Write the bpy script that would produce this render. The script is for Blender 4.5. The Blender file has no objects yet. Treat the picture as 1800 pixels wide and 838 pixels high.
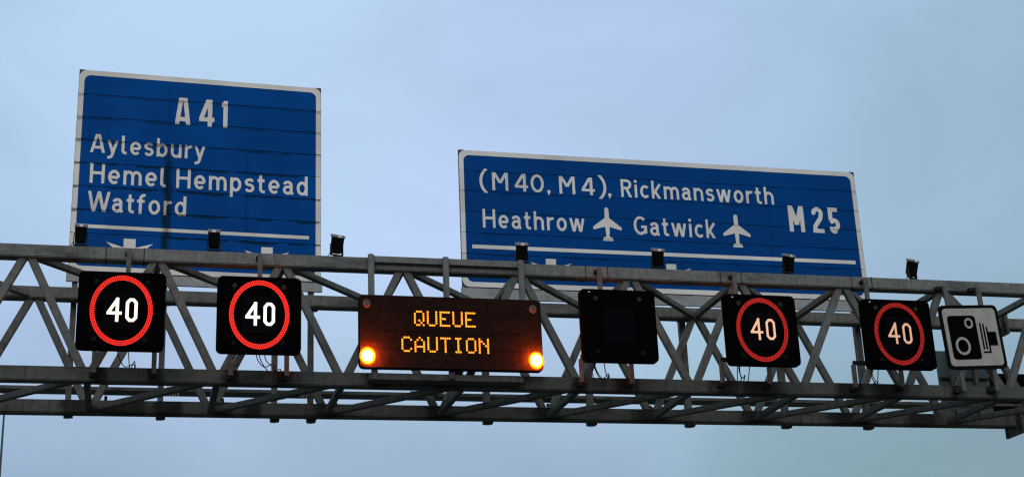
import bpy, bmesh, math, random
import numpy as np
from mathutils import Vector, Matrix

R = math.radians
rng = random.Random(7)
scene = bpy.context.scene
col = scene.collection

# ------------------------------------------------------------------ camera
cam_d = bpy.data.cameras.new('camera')
cam = bpy.data.objects.new('camera', cam_d)
col.objects.link(cam)
CR = Vector((0.97053546, -0.23749467, -0.04070868))
CU = Vector((-0.04228329, -0.33418454, 0.94155872))
CF = Vector((0.23721939, 0.91209483, 0.33438))
m = Matrix((CR, CU, -CF)).transposed().to_4x4()
m.translation = Vector((0, -23.954, 1.4))
cam.matrix_world = m
cam_d.sensor_width = 36
cam_d.lens = 36 * 2663.25 / 1800
cam_d.clip_start = 0.1
cam_d.clip_end = 6000
scene.camera = cam

# ------------------------------------------------------------------ world, sun, exposure
SUN_EL, SUN_AZ = R(14), R(200)          # low in the south-west, behind the viewer, veiled by cloud
world = bpy.data.worlds.new('World')
scene.world = world
world.use_nodes = True
nt = world.node_tree
nt.nodes.clear()
N, LK = nt.nodes.new, nt.links.new
out = N('ShaderNodeOutputWorld')
sky = N('ShaderNodeTexSky')
sky.sky_type = 'NISHITA'
sky.sun_disc = False
sky.sun_elevation = SUN_EL
sky.sun_rotation = SUN_AZ
sky.air_density, sky.dust_density = 1.5, 3.0
bg1 = N('ShaderNodeBackground')
bg1.inputs[1].default_value = 0.06
LK(sky.outputs[0], bg1.inputs[0])
tc = N('ShaderNodeTexCoord')
dot = N('ShaderNodeVectorMath'); dot.operation = 'DOT_PRODUCT'
dot.inputs[1].default_value = (0.13, 0.905, 0.405)       # centre of the bright sky ahead
LK(tc.outputs['Generated'], dot.inputs[0])
mr = N('ShaderNodeMapRange'); mr.inputs[1].default_value = -1; mr.inputs[2].default_value = 1
LK(dot.outputs['Value'], mr.inputs[0])
ns = N('ShaderNodeTexNoise'); ns.inputs['Scale'].default_value = 5.5; ns.inputs['Detail'].default_value = 5
ns.inputs['Roughness'].default_value = 0.5; ns.inputs['Distortion'].default_value = 0.5
mp = N('ShaderNodeMapping'); mp.inputs['Scale'].default_value = (1, 1, 1.8)
LK(tc.outputs['Generated'], mp.inputs[0]); LK(mp.outputs[0], ns.inputs['Vector'])
cr = N('ShaderNodeValToRGB')
cr.color_ramp.interpolation = 'B_SPLINE'
els = cr.color_ramp.elements
els[0].position, els[0].color = 0.0, (0.80, 0.86, 0.92, 1)  # unseen sky behind the viewer, raised to light the gantry fronts
els[1].position, els[1].color = 1.0, (0.50, 0.665, 0.935, 1)
for pos, c in ((0.55, (0.70, 0.78, 0.88, 1)), (0.85, (0.34, 0.48, 0.58, 1)), (0.945, (0.29, 0.46, 0.555, 1)),
               (0.972, (0.37, 0.555, 0.74, 1)), (0.988, (0.455, 0.635, 0.88, 1))):
    e = els.new(pos); e.color = c
LK(mr.outputs[0], cr.inputs[0])
# brightness falls off gently towards the horizon
sep = N('ShaderNodeSeparateXYZ'); LK(tc.outputs['Generated'], sep.inputs[0])
hz = N('ShaderNodeMapRange'); hz.interpolation_type = 'SMOOTHSTEP'
for i, v in enumerate((0.12, 0.36, 0.76, 1.04)): hz.inputs[i + 1].default_value = v
LK(sep.outputs['Z'], hz.inputs[0])
nr = N('ShaderNodeMapRange')
for i, v in enumerate((0.33, 0.67, 0.915, 1.055)): nr.inputs[i + 1].default_value = v
LK(ns.outputs['Fac'], nr.inputs[0])
ml = N('ShaderNodeMath'); ml.operation = 'MULTIPLY'
LK(hz.outputs[0], ml.inputs[0]); LK(nr.outputs[0], ml.inputs[1])
ns2 = N('ShaderNodeTexNoise'); ns2.inputs['Scale'].default_value = 3.1; ns2.inputs['Detail'].default_value = 2
LK(tc.outputs['Generated'], ns2.inputs['Vector'])
tint = N('ShaderNodeMixRGB'); tint.blend_type = 'MIX'
tint.inputs[1].default_value = (1.045, 0.985, 1.03, 1); tint.inputs[2].default_value = (0.985, 1.01, 0.945, 1)
tr = N('ShaderNodeMapRange')
for i, v in enumerate((0.35, 0.65, 0.0, 1.0)): tr.inputs[i + 1].default_value = v
LK(ns2.outputs['Fac'], tr.inputs[0]); LK(tr.outputs[0], tint.inputs[0])
mc = N('ShaderNodeMixRGB'); mc.blend_type = 'MULTIPLY'; mc.inputs[0].default_value = 1
LK(cr.outputs[0], mc.inputs[1]); LK(tint.outputs[0], mc.inputs[2])
bg2 = N('ShaderNodeBackground')
LK(mc.outputs[0], bg2.inputs[0]); LK(ml.outputs[0], bg2.inputs[1])
mx = N('ShaderNodeMixShader'); mx.inputs[0].default_value = 0.92
LK(bg1.outputs[0], mx.inputs[1]); LK(bg2.outputs[0], mx.inputs[2])
LK(mx.outputs[0], out.inputs['Surface'])

sun_d = bpy.data.lights.new('sun', 'SUN')
sun_d.energy = 0.5
sun_d.angle = R(25)
sun_d.color = (1, 0.95, 0.9)
sun = bpy.data.objects.new('sun', sun_d)
col.objects.link(sun)
# from behind the viewer and a little to the left
sdir = Vector((math.sin(SUN_AZ) * math.cos(SUN_EL), math.cos(SUN_AZ) * math.cos(SUN_EL), math.sin(SUN_EL)))
sun.rotation_euler = sdir.to_track_quat('Z', 'Y').to_euler()
sun.location = (-5, -60, 40)

scene.view_settings.view_transform = 'Standard'
scene.view_settings.look = 'None'
scene.view_settings.exposure = 0.0
scene.view_settings.gamma = 1.0
scene.cycles.use_denoising = True
scene.cycles.max_bounces = 6
scene.cycles.pixel_filter_type = 'BLACKMAN_HARRIS'
scene.cycles.filter_width = 1.25


# ------------------------------------------------------------------ materials
def newmat(name):
    mt = bpy.data.materials.new(name)
    mt.use_nodes = True
    return mt, mt.node_tree, mt.node_tree.nodes['Principled BSDF']


def plain(name, rgb, rough=0.6, spec=0.3, metal=0.0, var=0.0, scale=6.0):
    mt, t, b = newmat(name)
    b.inputs['Base Color'].default_value = (*rgb, 1)
    b.inputs['Roughness'].default_value = rough
    b.inputs['Specular IOR Level'].default_value = spec
    b.inputs['Metallic'].default_value = metal
    if var:
        g = t.nodes.new('ShaderNodeNewGeometry')
        n = t.nodes.new('ShaderNodeTexNoise'); n.inputs['Scale'].default_value = scale; n.inputs['Detail'].default_value = 5
        t.links.new(g.outputs['Position'], n.inputs['Vector'])
        r = t.nodes.new('ShaderNodeValToRGB')
        r.color_ramp.elements[0].position, r.color_ramp.elements[1].position = 0.3, 0.7
        r.color_ramp.elements[0].color = (*[c * (1 - var) for c in rgb], 1)
        r.color_ramp.elements[1].color = (*[min(1, c * (1 + var)) for c in rgb], 1)
        t.links.new(n.outputs['Fac'], r.inputs[0]); t.links.new(r.outputs[0], b.inputs['Base Color'])
    return mt


def emit(name, rgb, strength, base=(0.02, 0.02, 0.02)):
    mt, t, b = newmat(name)
    b.inputs['Base Color'].default_value = (*base, 1)
    b.inputs['Emission Color'].default_value = (*rgb, 1)
    b.inputs['Emission Strength'].default_value = strength
    b.inputs['Roughness'].default_value = 0.5
    b.inputs['Specular IOR Level'].default_value = 0.0
    return mt


def steel(name, light, dark, grime, seed, rust=0.5, streak=0.55, drips=(), dw=0.2):
    """weathered galvanised steel: mottled zinc, long vertical grime runs, patchy soot, some rust"""
    mt, t, b = newmat(name)
    L = t.links.new
    g = t.nodes.new('ShaderNodeNewGeometry')
    def noise(sc, vec, detail=4, rough=0.55):
        mpn = t.nodes.new('ShaderNodeMapping'); mpn.inputs['Scale'].default_value = vec
        mpn.inputs['Location'].default_value = (seed, seed * 1.7, seed * .6)
        L(g.outputs['Position'], mpn.inputs[0])
        n = t.nodes.new('ShaderNodeTexNoise'); n.inputs['Scale'].default_value = sc
        n.inputs['Detail'].default_value = detail; n.inputs['Roughness'].default_value = rough
        L(mpn.outputs[0], n.inputs['Vector'])
        return n.outputs['Fac']
    def ramp(fac, a, bb, c0=(0, 0, 0), c1=(1, 1, 1)):
        r = t.nodes.new('ShaderNodeValToRGB')
        r.color_ramp.elements[0].position, r.color_ramp.elements[1].position = a, bb
        r.color_ramp.elements[0].color, r.color_ramp.elements[1].color = (*c0, 1), (*c1, 1)
        L(fac, r.inputs[0]); return r.outputs[0]
    def mix(fac, c1, c2):
        x = t.nodes.new('ShaderNodeMixRGB')
        L(fac, x.inputs[0])
        for k, c in ((1, c1), (2, c2)):
            if isinstance(c, tuple): x.inputs[k].default_value = (*c, 1)
            else: L(c, x.inputs[k])
        return x.outputs[0]
    c = ramp(noise(9, (1, 1, 1), 6, 0.7), 0.32, 0.68, dark, light)
    c = mix(ramp(noise(1.1, (1, 1, 1), 3), 0.38, 0.66, (0, 0, 0), (0.45,) * 3), c, dark)
    c = mix(ramp(noise(2.3, (5.0, 5.0, 0.35), 5, 0.6), 0.54, 0.74, (0, 0, 0), (streak,) * 3), c, grime)
    c = mix(ramp(noise(0.75, (1, 1, 2.5), 4, 0.6), 0.55, 0.72, (0, 0, 0), (0.75,) * 3), c, grime)
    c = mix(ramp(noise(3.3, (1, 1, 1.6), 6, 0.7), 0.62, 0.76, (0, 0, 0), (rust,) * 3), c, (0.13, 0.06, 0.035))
    if drips:                              # soot washed down from the fittings above
        sp = t.nodes.new('ShaderNodeSeparateXYZ'); L(g.outputs['Position'], sp.inputs[0])
        wob = t.nodes.new('ShaderNodeMath'); wob.operation = 'MULTIPLY_ADD'
        L(noise(4, (1, 1, .5), 4), wob.inputs[0]); wob.inputs[1].default_value = .5; L(sp.outputs['X'], wob.inputs[2])
        last = None
        for dx, wd in drips:
            a = t.nodes.new('ShaderNodeMath'); a.operation = 'SUBTRACT'; L(wob.outputs[0], a.inputs[0]); a.inputs[1].default_value = dx + .25
            a2 = t.nodes.new('ShaderNodeMath'); a2.operation = 'ABSOLUTE'; L(a.outputs[0], a2.inputs[0])
            a3 = t.nodes.new('ShaderNodeMapRange'); a3.interpolation_type = 'SMOOTHSTEP'; L(a2.outputs[0], a3.inputs[0])
            for k, v in enumerate((wd * .35, wd, .85, 0)): a3.inputs[k + 1].default_value = v
            if last is None: last = a3.outputs[0]
            else:
                mxm = t.nodes.new('ShaderNodeMath'); mxm.operation = 'MAXIMUM'
                L(last, mxm.inputs[0]); L(a3.outputs[0], mxm.inputs[1]); last = mxm.outputs[0]
        c = mix(last, c, grime)
    L(c, b.inputs['Base Color'])
    b.inputs['Roughness'].default_value = 0.62
    b.inputs['Specular IOR Level'].default_value = 0.12
    bump = t.nodes.new('ShaderNodeBump'); bump.inputs['Strength'].default_value = 0.15; bump.inputs['Distance'].default_value = 0.01
    L(noise(30, (1, 1, 1), 4), bump.inputs['Height']); L(bump.outputs[0], b.inputs['Normal'])
    return mt


def sign_mat(name, rgb, rgb2, z0, pitch, drips, dirt, seed, strength=1.0, rough=0.45, th=.45):
    """sheeted sign face: faint fading, dark algae creeping along the plank seams, green runs below vertical joints"""
    mt, t, b = newmat(name)
    L = t.links.new
    g = t.nodes.new('ShaderNodeNewGeometry')
    sp = t.nodes.new('ShaderNodeSeparateXYZ'); L(g.outputs['Position'], sp.inputs[0])
    def mth(op, a, bb=None, clamp=False):
        n = t.nodes.new('ShaderNodeMath'); n.operation = op; n.use_clamp = clamp
        for k, v in ((0, a), (1, bb)):
            if v is None: continue
            if isinstance(v, (int, float)): n.inputs[k].default_value = v
            else: L(v, n.inputs[k])
        return n.outputs[0]
    def noise(sc, vec, detail=4):
        mpn = t.nodes.new('ShaderNodeMapping'); mpn.inputs['Scale'].default_value = vec
        mpn.inputs['Location'].default_value = (seed, seed * 2.1, seed * .3)
        L(g.outputs['Position'], mpn.inputs[0])
        n = t.nodes.new('ShaderNodeTexNoise'); n.inputs['Scale'].default_value = sc; n.inputs['Detail'].default_value = detail
        L(mpn.outputs[0], n.inputs['Vector'])
        return n.outputs['Fac']
    x, z = sp.outputs['X'], sp.outputs['Z']
    # distance below the nearest seam above, in metres
    fr = mth('FRACT', mth('DIVIDE', mth('SUBTRACT', z0 + 40 * pitch, z), pitch))
    below = mth('MULTIPLY', fr, pitch)
    reach = mth('MULTIPLY', mth('SUBTRACT', noise(1.6, (1, 1, 0.4), 5), th, True), 0.26)
    edge = mth('MULTIPLY', noise(22, (1, 1, 0.25), 3), 0.05)
    seam = mth('MULTIPLY', mth('DIVIDE', mth('SUBTRACT', mth('ADD', reach, mth('MULTIPLY', edge, mth('GREATER_THAN', reach, 0.012))), below), 0.03, True), 0.8)
    fac = mth('MULTIPLY', seam, mth('LESS_THAN', z, z0 + .02))
    fac = mth('MULTIPLY', fac, mth('ADD', 0.55, mth('DIVIDE', mth('SUBTRACT', z0 - .4, z), 2.2, True), True))
    for (dx, ztop, zbot, wid, amt) in drips:
        wob = mth('MULTIPLY', mth('SUBTRACT', noise(3.0, (1, 1, 1), 4), 0.5), 0.16)
        dd = mth('ABSOLUTE', mth('SUBTRACT', mth('ADD', x, wob), dx))
        band = mth('SUBTRACT', 1.0, mth('DIVIDE', dd, wid), True)
        top = mth('DIVIDE', mth('SUBTRACT', ztop, z), 0.5, True)
        bot = mth('DIVIDE', mth('SUBTRACT', z, zbot), 0.3, True)
        grain = mth('ADD', 0.35, noise(7, (4, 4, 0.7), 4), True)
        d = mth('MULTIPLY', mth('MULTIPLY', mth('MULTIPLY', mth('POWER', band, 0.7), top), bot), mth('MULTIPLY', grain, amt))
        fac = mth('MAXIMUM', fac, d)
    fac = mth('MULTIPLY', fac, strength, True)
    base = t.nodes.new('ShaderNodeMixRGB')
    base.inputs[1].default_value, base.inputs[2].default_value = (*rgb, 1), (*rgb2, 1)
    rr = t.nodes.new('ShaderNodeMapRange'); rr.inputs[1].default_value, rr.inputs[2].default_value = 0.35, 0.65
    L(noise(1.3, (1, 1, 1), 6), rr.inputs[0]); L(rr.outputs[0], base.inputs[0])
    row = mth('FLOOR', mth('DIVIDE', mth('SUBTRACT', z0 + 40 * pitch, z), pitch))
    bay = mth('FLOOR', mth('DIVIDE', mth('ADD', x, 40.0 - .42), 2.05))
    wn = t.nodes.new('ShaderNodeTexWhiteNoise'); wn.noise_dimensions = '2D'
    cmb = t.nodes.new('ShaderNodeCombineXYZ'); L(row, cmb.inputs[0]); L(bay, cmb.inputs[1]); L(cmb.outputs[0], wn.inputs['Vector'])
    hv = t.nodes.new('ShaderNodeHueSaturation'); L(base.outputs[0], hv.inputs['Color'])
    L(mth('ADD', 0.93, mth('MULTIPLY', wn.outputs['Value'], 0.14)), hv.inputs['Value'])
    base = hv
    fin = t.nodes.new('ShaderNodeMixRGB'); fin.inputs[2].default_value = (*dirt, 1)
    L(fac, fin.inputs[0]); L(base.outputs[0], fin.inputs[1]); L(fin.outputs[0], b.inputs['Base Color'])
    b.inputs['Roughness'].default_value = rough
    b.inputs['Specular IOR Level'].default_value = 0.03
    return mt


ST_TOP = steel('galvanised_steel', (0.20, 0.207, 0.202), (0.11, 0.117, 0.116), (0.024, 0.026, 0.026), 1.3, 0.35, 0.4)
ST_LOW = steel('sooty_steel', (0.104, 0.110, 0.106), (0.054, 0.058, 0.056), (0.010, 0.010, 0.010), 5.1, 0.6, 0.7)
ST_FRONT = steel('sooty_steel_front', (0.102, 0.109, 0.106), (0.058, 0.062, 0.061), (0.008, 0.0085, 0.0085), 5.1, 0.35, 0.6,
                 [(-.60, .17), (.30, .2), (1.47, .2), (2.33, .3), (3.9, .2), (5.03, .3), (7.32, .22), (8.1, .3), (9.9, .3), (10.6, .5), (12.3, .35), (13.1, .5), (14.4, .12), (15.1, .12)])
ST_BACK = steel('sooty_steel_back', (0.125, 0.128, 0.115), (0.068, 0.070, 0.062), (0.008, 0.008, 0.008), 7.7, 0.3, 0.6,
                [(-1.0, .35), (-.1, .5), (.55, .4), (1.5, .25), (2.0, .2), (3.3, .35), (5.3, .4), (7.3, .4), (9.3, .45), (11.4, .5), (13.4, .6), (14.9, .5)])
ST_DIA = steel('brace_steel', (0.15, 0.158, 0.155), (0.09, 0.096, 0.095), (0.03, 0.03, 0.03), 9.2, 0.3, 0.4)
ST_REAR = steel('rear_steel', (0.16, 0.163, 0.154), (0.085, 0.088, 0.083), (0.014, 0.014, 0.014), 3.7, 0.4, 0.6)
ST_BAR = plain('hanger_steel', (0.10, 0.104, 0.104), 0.6, 0.05, 0, 0.25, 14)
ST_DARK = plain('dark_steel', (0.018, 0.019, 0.019), 0.6, 0.05, 0, 0.4, 9)
BLACK = plain('black_housing', (0.002, 0.002, 0.0022), 0.75, 0.0)
BLACK_SOFT = plain('black_paint', (0.005, 0.005, 0.0055), 0.6, 0.02, 0, 0.3, 20)
MATRIX = plain('led_matrix', (0.0042, 0.0034, 0.0055), 0.7, 0.0)
MSGFACE = plain('message_face', (0.018, 0.0095, 0.0075), 0.8, 0.0, 0, 0.25, 12)  # warm cast of the amber lamps put into the base colour
GLASS = plain('dull_lens', (0.024, 0.017, 0.014), 0.4, 0.08, 0, 0.2, 40)
GLASS_LOW = plain('dark_lens', (0.007, 0.006, 0.006), 0.4, 0.03, 0, 0.2, 40)  # darker tone for the lower lanterns and the leftmost signal
PLATE = plain('grey_white_plate', (0.33, 0.33, 0.305), 0.6, 0.05, 0, 0.10, 5)
TAGW = plain('pale_tag', (0.62, 0.62, 0.62), 0.5, 0.2)
RUBBER = plain('black_cable', (0.008, 0.008, 0.008), 0.6, 0.2)
LIPGREY = plain('lamp_rim', (0.20, 0.21, 0.22), 0.4, 0.4)
PLANK = steel('grey_plank', (0.33, 0.335, 0.34), (0.24, 0.245, 0.25), (0.09, 0.09, 0.09), 6.6, 0.1, 0.3)
CORNER = plain('dark_corner', (0.05, 0.055, 0.06), 0.7, 0.2)
PANELBACK = plain('panel_back', (0.085, 0.12, 0.135), 0.6, 0.25, 0, 0.2, 4)

LED_WHITE = emit('white_led', (1.0, 0.86, 0.64), 1.6)
LED_PEACH = emit('warm_led', (1.0, 0.56, 0.36), 0.95)
LED_RED = emit('red_led', (1.0, 0.026, 0.012), 2.8)
LED_RED_DIM = emit('red_led_dim', (1.0, 0.022, 0.014), 1.1)
RING_GLOW = emit('red_ring_glow', (1.0, 0.004, 0.004), 0.40)
RING_GLOW_DIM = emit('red_ring_glow_dim', (1.0, 0.008, 0.008), 0.16)
LED_AMBER = emit('amber_led', (1.0, 0.30, 0.018), 2.1)
LAMP_CORE = emit('amber_lamp_core', (1.0, 0.12, 0.0050), 1900.0)
RIM_BLOOM = emit('amber_rim_bloom', (1.0, 0.30, 0.012), 2.4, (0.3, 0.1, 0.01))  # amber bloom around the lamp core, painted as a glowing ring
EDGE_BLOOM = emit('amber_edge_bloom', (1.0, 0.085, 0.003), 1.0, (0.2, 0.05, 0.01))  # outer orange-red bloom, painted as a second ring


# ------------------------------------------------------------------ mesh helpers
class MB:
    def __init__(self):
        self.v, self.f = [], []

    def add(self, vs, fs):
        o = len(self.v)
        self.v += [tuple(map(float, p)) for p in vs]
        self.f += [tuple(i + o for i in f) for f in fs]
        return self

    def box(self, x0, x1, y0, y1, z0, z1):
        v = [(x, y, z) for z in (z0, z1) for y in (y0, y1) for x in (x0, x1)]
        return self.add(v, [(0, 2, 3, 1), (4, 5, 7, 6), (0, 1, 5, 4), (2, 6, 7, 3), (0, 4, 6, 2), (1, 3, 7, 5)])

    def bar(self, p, q, w, h, up=(0, 1, 0)):
        """square bar from p to q: w along up, h across"""
        p, q, up = Vector(p), Vector(q), Vector(up)
        t = (q - p).normalized()
        s = t.cross(up).normalized()
        u = s.cross(t).normalized()
        v = []
        for c in (p, q):
            for a, b in ((-1, -1), (1, -1), (1, 1), (-1, 1)):
                v.append(c + u * (a * w / 2) + s * (b * h / 2))
        fs = [(3, 2, 1, 0), (4, 5, 6, 7)] + [(i, (i + 1) % 4, 4 + (i + 1) % 4, 4 + i) for i in range(4)]
        return self.add(v, fs)

    def tube(self, pts, r, n=8, r2=None):
        pts = [Vector(p) for p in pts]
        rings, fs, vs = [], [], []
        for i, p in enumerate(pts):
            t = (pts[min(i + 1, len(pts) - 1)] - pts[max(i - 1, 0)]).normalized()
            a = t.cross(Vector((0.31, 0.87, 0.11))).normalized(); b = t.cross(a)
            rad = r if r2 is None else r + (r2 - r) * i / (len(pts) - 1)
            for k in range(n):
                an = 2 * math.pi * k / n
                vs.append(p + a * math.cos(an) * rad + b * math.sin(an) * rad)
        for i in range(len(pts) - 1):
            for k in range(n):
                fs.append((i * n + k, i * n + (k + 1) % n, (i + 1) * n + (k + 1) % n, (i + 1) * n + k))
        fs.append(tuple(range(n - 1, -1, -1))); fs.append(tuple((len(pts) - 1) * n + k for k in range(n)))
        return self.add(vs, fs)

    def prism(self, poly, y0, y1):
        """polygon in XZ (counter-clockwise seen from -Y) given depth from y0 (front) to y1"""
        n = len(poly)
        v = [(x, y0, z) for x, z in poly] + [(x, y1, z) for x, z in poly]
        fs = [tuple(range(n)), tuple(range(2 * n - 1, n - 1, -1))] + [(i, n + i, n + (i + 1) % n, (i + 1) % n) for i in range(n)]
        return self.add(v, fs)

    def sheet(self, poly, y):
        return self.add([(x, y, z) for x, z in poly], [tuple(range(len(poly)))])

    def ring(self, outer, inner, y):
        n = len(outer)
        v = [(x, y, z) for x, z in outer] + [(x, y, z) for x, z in inner]
        return self.add(v, [(i, (i + 1) % n, n + (i + 1) % n, n + i) for i in range(n)])

    def dome(self, cx, cz, y, rx, rz, depth, n=16, m=4):
        """lens cap bulging towards -Y"""
        vs, fs = [], []
        for j in range(m):
            a = j / m * math.pi / 2
            for k in range(n):
                t = 2 * math.pi * k / n
                vs.append((cx + rx * math.cos(a) * math.cos(t), y - depth * math.sin(a), cz + rz * math.cos(a) * math.sin(t)))
        vs.append((cx, y - depth, cz))
        for j in range(m - 1):
            for k in range(n):
                fs.append((j * n + k, j * n + (k + 1) % n, (j + 1) * n + (k + 1) % n, (j + 1) * n + k))
        for k in range(n):
            fs.append(((m - 1) * n + k, (m - 1) * n + (k + 1) % n, m * n))
        return self.add(vs, fs)

    def mesh(self, name, bevel=0, segs=1):
        me = bpy.data.meshes.new(name)
        me.from_pydata(self.v, [], self.f)
        if bevel:
            bm = bmesh.new(); bm.from_mesh(me)
            es = [e for e in bm.edges if len(e.link_faces) == 2 and e.calc_face_angle(0) > 0.6]
            bmesh.ops.bevel(bm, geom=es, offset=bevel, segments=segs, affect='EDGES', clamp_overlap=True)
            bm.to_mesh(me); bm.free()
        me.validate()
        return me


def part(name, mb, mat, parent=None, bevel=0, segs=1, smooth=False):
    me = mb if isinstance(mb, bpy.types.Mesh) else mb.mesh(name, bevel, segs)
    if not me.materials: me.materials.append(mat)
    if smooth: me.shade_smooth()
    o = bpy.data.objects.new(name, me)
    col.objects.link(o)
    if parent is not None: o.parent = parent
    return o


def tag(o, label, cat, group=None):
    o['label'], o['category'] = label, cat
    if group: o['group'] = group
    return o


def thing(name, loc, label, cat, group=None):
    o = bpy.data.objects.new(name, None)
    o.empty_display_size = 0.2
    o.location = loc
    col.objects.link(o)
    return tag(o, label, cat, group)


def rrect(cx, cz, w, h, r, n=6):
    p = []
    for sx, sz, a0 in ((1, -1, -90), (1, 1, 0), (-1, 1, 90), (-1, -1, 180)):
        for k in range(n + 1):
            a = R(a0 + 90 * k / n)
            p.append((cx + sx * (w / 2 - r) + r * math.cos(a), cz + sz * (h / 2 - r) + r * math.sin(a)))
    return p


def ell(cx, cz, rx, rz, n=72):
    return [(cx + rx * math.cos(2 * math.pi * k / n), cz + rz * math.sin(2 * math.pi * k / n)) for k in range(n)]


# ------------------------------------------------------------------ lettering: strokes -> distance field -> sheet mesh
def arc(cx, cy, rx, ry, a0, a1, n=14):
    return [(cx + rx * math.cos(R(a0 + (a1 - a0) * k / n)), cy + ry * math.sin(R(a0 + (a1 - a0) * k / n))) for k in range(n + 1)]


h = 0.074                                # half stroke of the lower-case alphabet, cap height 1
XH = 0.72
# glyph: width, strokes, (clip low, clip high)
G = {
    'A': (.78, [[(.06, -.1), (.365, 1.1)], [(.72, -.1), (.415, 1.1)], [(.17, .29), (.61, .29)]], (0, 1)),
    'H': (.70, [[(h, 0), (h, 1)], [(.70 - h, 0), (.70 - h, 1)], [(h, .52), (.70 - h, .52)]], (0, 1)),
    'W': (1.06, [[(.045, 1.1), (.30, -.12)], [(.27, -.1), (.53, 1.02)], [(.53, 1.02), (.79, -.1)], [(.76, -.12), (1.015, 1.1)]], (0, 1)),
    'M': (.82, [[(h, -.1), (h, 1.1)], [(.82 - h, -.1), (.82 - h, 1.1)], [(h, 1.04), (.41, .42)], [(.41, .42), (.82 - h, 1.04)]], (0, 1)),
    'R': (.62, [[(h, 0), (h, 1)], [(h, 1 - h)] + arc(.34, .715, .20, .211, 90, -90) + [(h, .504)], [(.30, .50), (.585, -.1)]], (0, 1)),
    'G': (.76, [arc(.39, .5, .31, .427, 42, 330, 24) + [(.68, .14), (.68, .30)], [(.43, .44), (.755, .44)], [(.68, .1), (.68, .44)]], (-.02, 1.02)),
    'a': (.53, [arc(.245, .49, .175, .158, 158, 0) + [(.42, .16)] + arc(.50, .16, .08, .10, 180, 262, 5),
                [(.42, .405), (.25, .405)] + arc(.245, .235, .172, .17, 90, 270) + [(.30, .065), (.42, .17)]], (-.02, 1)),
    'b': (.56, [[(h, 0), (h, 1)], arc(.28, .36, .205, .292, 0, 360, 28)], (-.02, 1)),
    'c': (.50, [arc(.29, .36, .215, .292, 48, 312, 22)], (-.02, 1)),
    'd': (.56, [[(.56 - h, 0), (.56 - h, 1)], arc(.28, .36, .205, .292, 0, 360, 28)], (-.02, 1)),
    'e': (.56, [[(.08, .345), (.50, .345)], arc(.285, .36, .21, .292, 0, 312, 24)], (-.02, 1)),
    'f': (.40, [[(.17, 0), (.17, .74)] + arc(.345, .74, .175, .19, 180, 82), [(0, .63), (.37, .63)]], (0, 1.01)),
    'h': (.56, [[(h, 0), (h, 1)], [(h, .38)] + arc(.28, .42, .206, .232, 170, 0) + [(.486, 0)]], (0, 1)),
    'i': (.15, [[(h, 0), (h, XH)], 'dot', ], (0, 1.02)),
    'k': (.54, [[(h, 0), (h, 1)], [(h, .22), (.50, .82)], [(.205, .40), (.52, -.12)]], (0, 1)),
    'l': (.27, [[(h, 1), (h, .2)] + arc(.204, .2, .13, .13, 180, 270, 8) + [(.27, .07)]], (0, 1)),
    'm': (.88, [[(h, 0), (h, XH)], [(h, .38)] + arc(.26, .43, .186, .222, 170, 0) + [(.446, 0)],
                [(.446, .38)] + arc(.625, .43, .181, .222, 170, 0) + [(.806, 0)]], (0, 1)),
    'n': (.56, [[(h, 0), (h, XH)], [(h, .38)] + arc(.28, .42, .206, .232, 170, 0) + [(.486, 0)]], (0, 1)),
    'o': (.57, [arc(.285, .36, .211, .292, 0, 360, 30)], (-.02, 1)),
    'p': (.56, [[(h, -.29), (h, XH)], arc(.28, .36, .205, .292, 0, 360, 28)], (-.29, 1)),
    'r': (.38, [[(h, 0), (h, XH)], [(h, .34)] + arc(.315, .40, .241, .25, 180, 78)], (0, 1)),
    's': (.47, [arc(.24, .515, .168, .137, 30, 270, 16)[:-1] + arc(.235, .223, .175, .155, 90, -150, 16)], (-.02, 1)),
    't': (.38, [[(.155, .93), (.155, .2)] + arc(.285, .2, .13, .13, 180, 270, 8) + [(.37, .07)], [(0, .64), (.35, .64)]], (0, 1)),
    'u': (.56, [[(h, XH), (h, .30)] + arc(.28, .29, .206, .222, 180, 352) + [(.486, .33)], [(.486, 0), (.486, XH)]], (-.02, 1)),
    'w': (.84, [[(.045, .8), (.25, -.1)], [(.22, -.1), (.42, .76)], [(.42, .76), (.62, -.1)], [(.59, -.1), (.795, .8)]], (0, XH)),
    'y': (.56, [[(.045, .8), (.30, .02)], [(.515, .8), (.27, -.06), (.22, -.17), (.14, -.215), (.03, -.215)]], (-.3, XH)),
    '4': (.68, [[(.50, -.1), (.50, 1.1)], [(.495, 1.06), (.05, .29)], [(0, .275), (.68, .275)]], (0, 1)),
    '0': (.69, [arc(.345, .5, .271, .437, 0, 360, 32)], (-.02, 1.02)),
    ',': (.17, ['comma'], (-.3, 1)),
    '(': (.42, [arc(.72, .49, .648, .80, 122, 238, 18)], (-.18, 1.16)),
    ')': (.42, [arc(-.30, .49, .648, .80, 58, -58, 18)], (-.18, 1.16)),
}
hb = 0.085                                # heavier, narrower numerals for the route number
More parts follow.
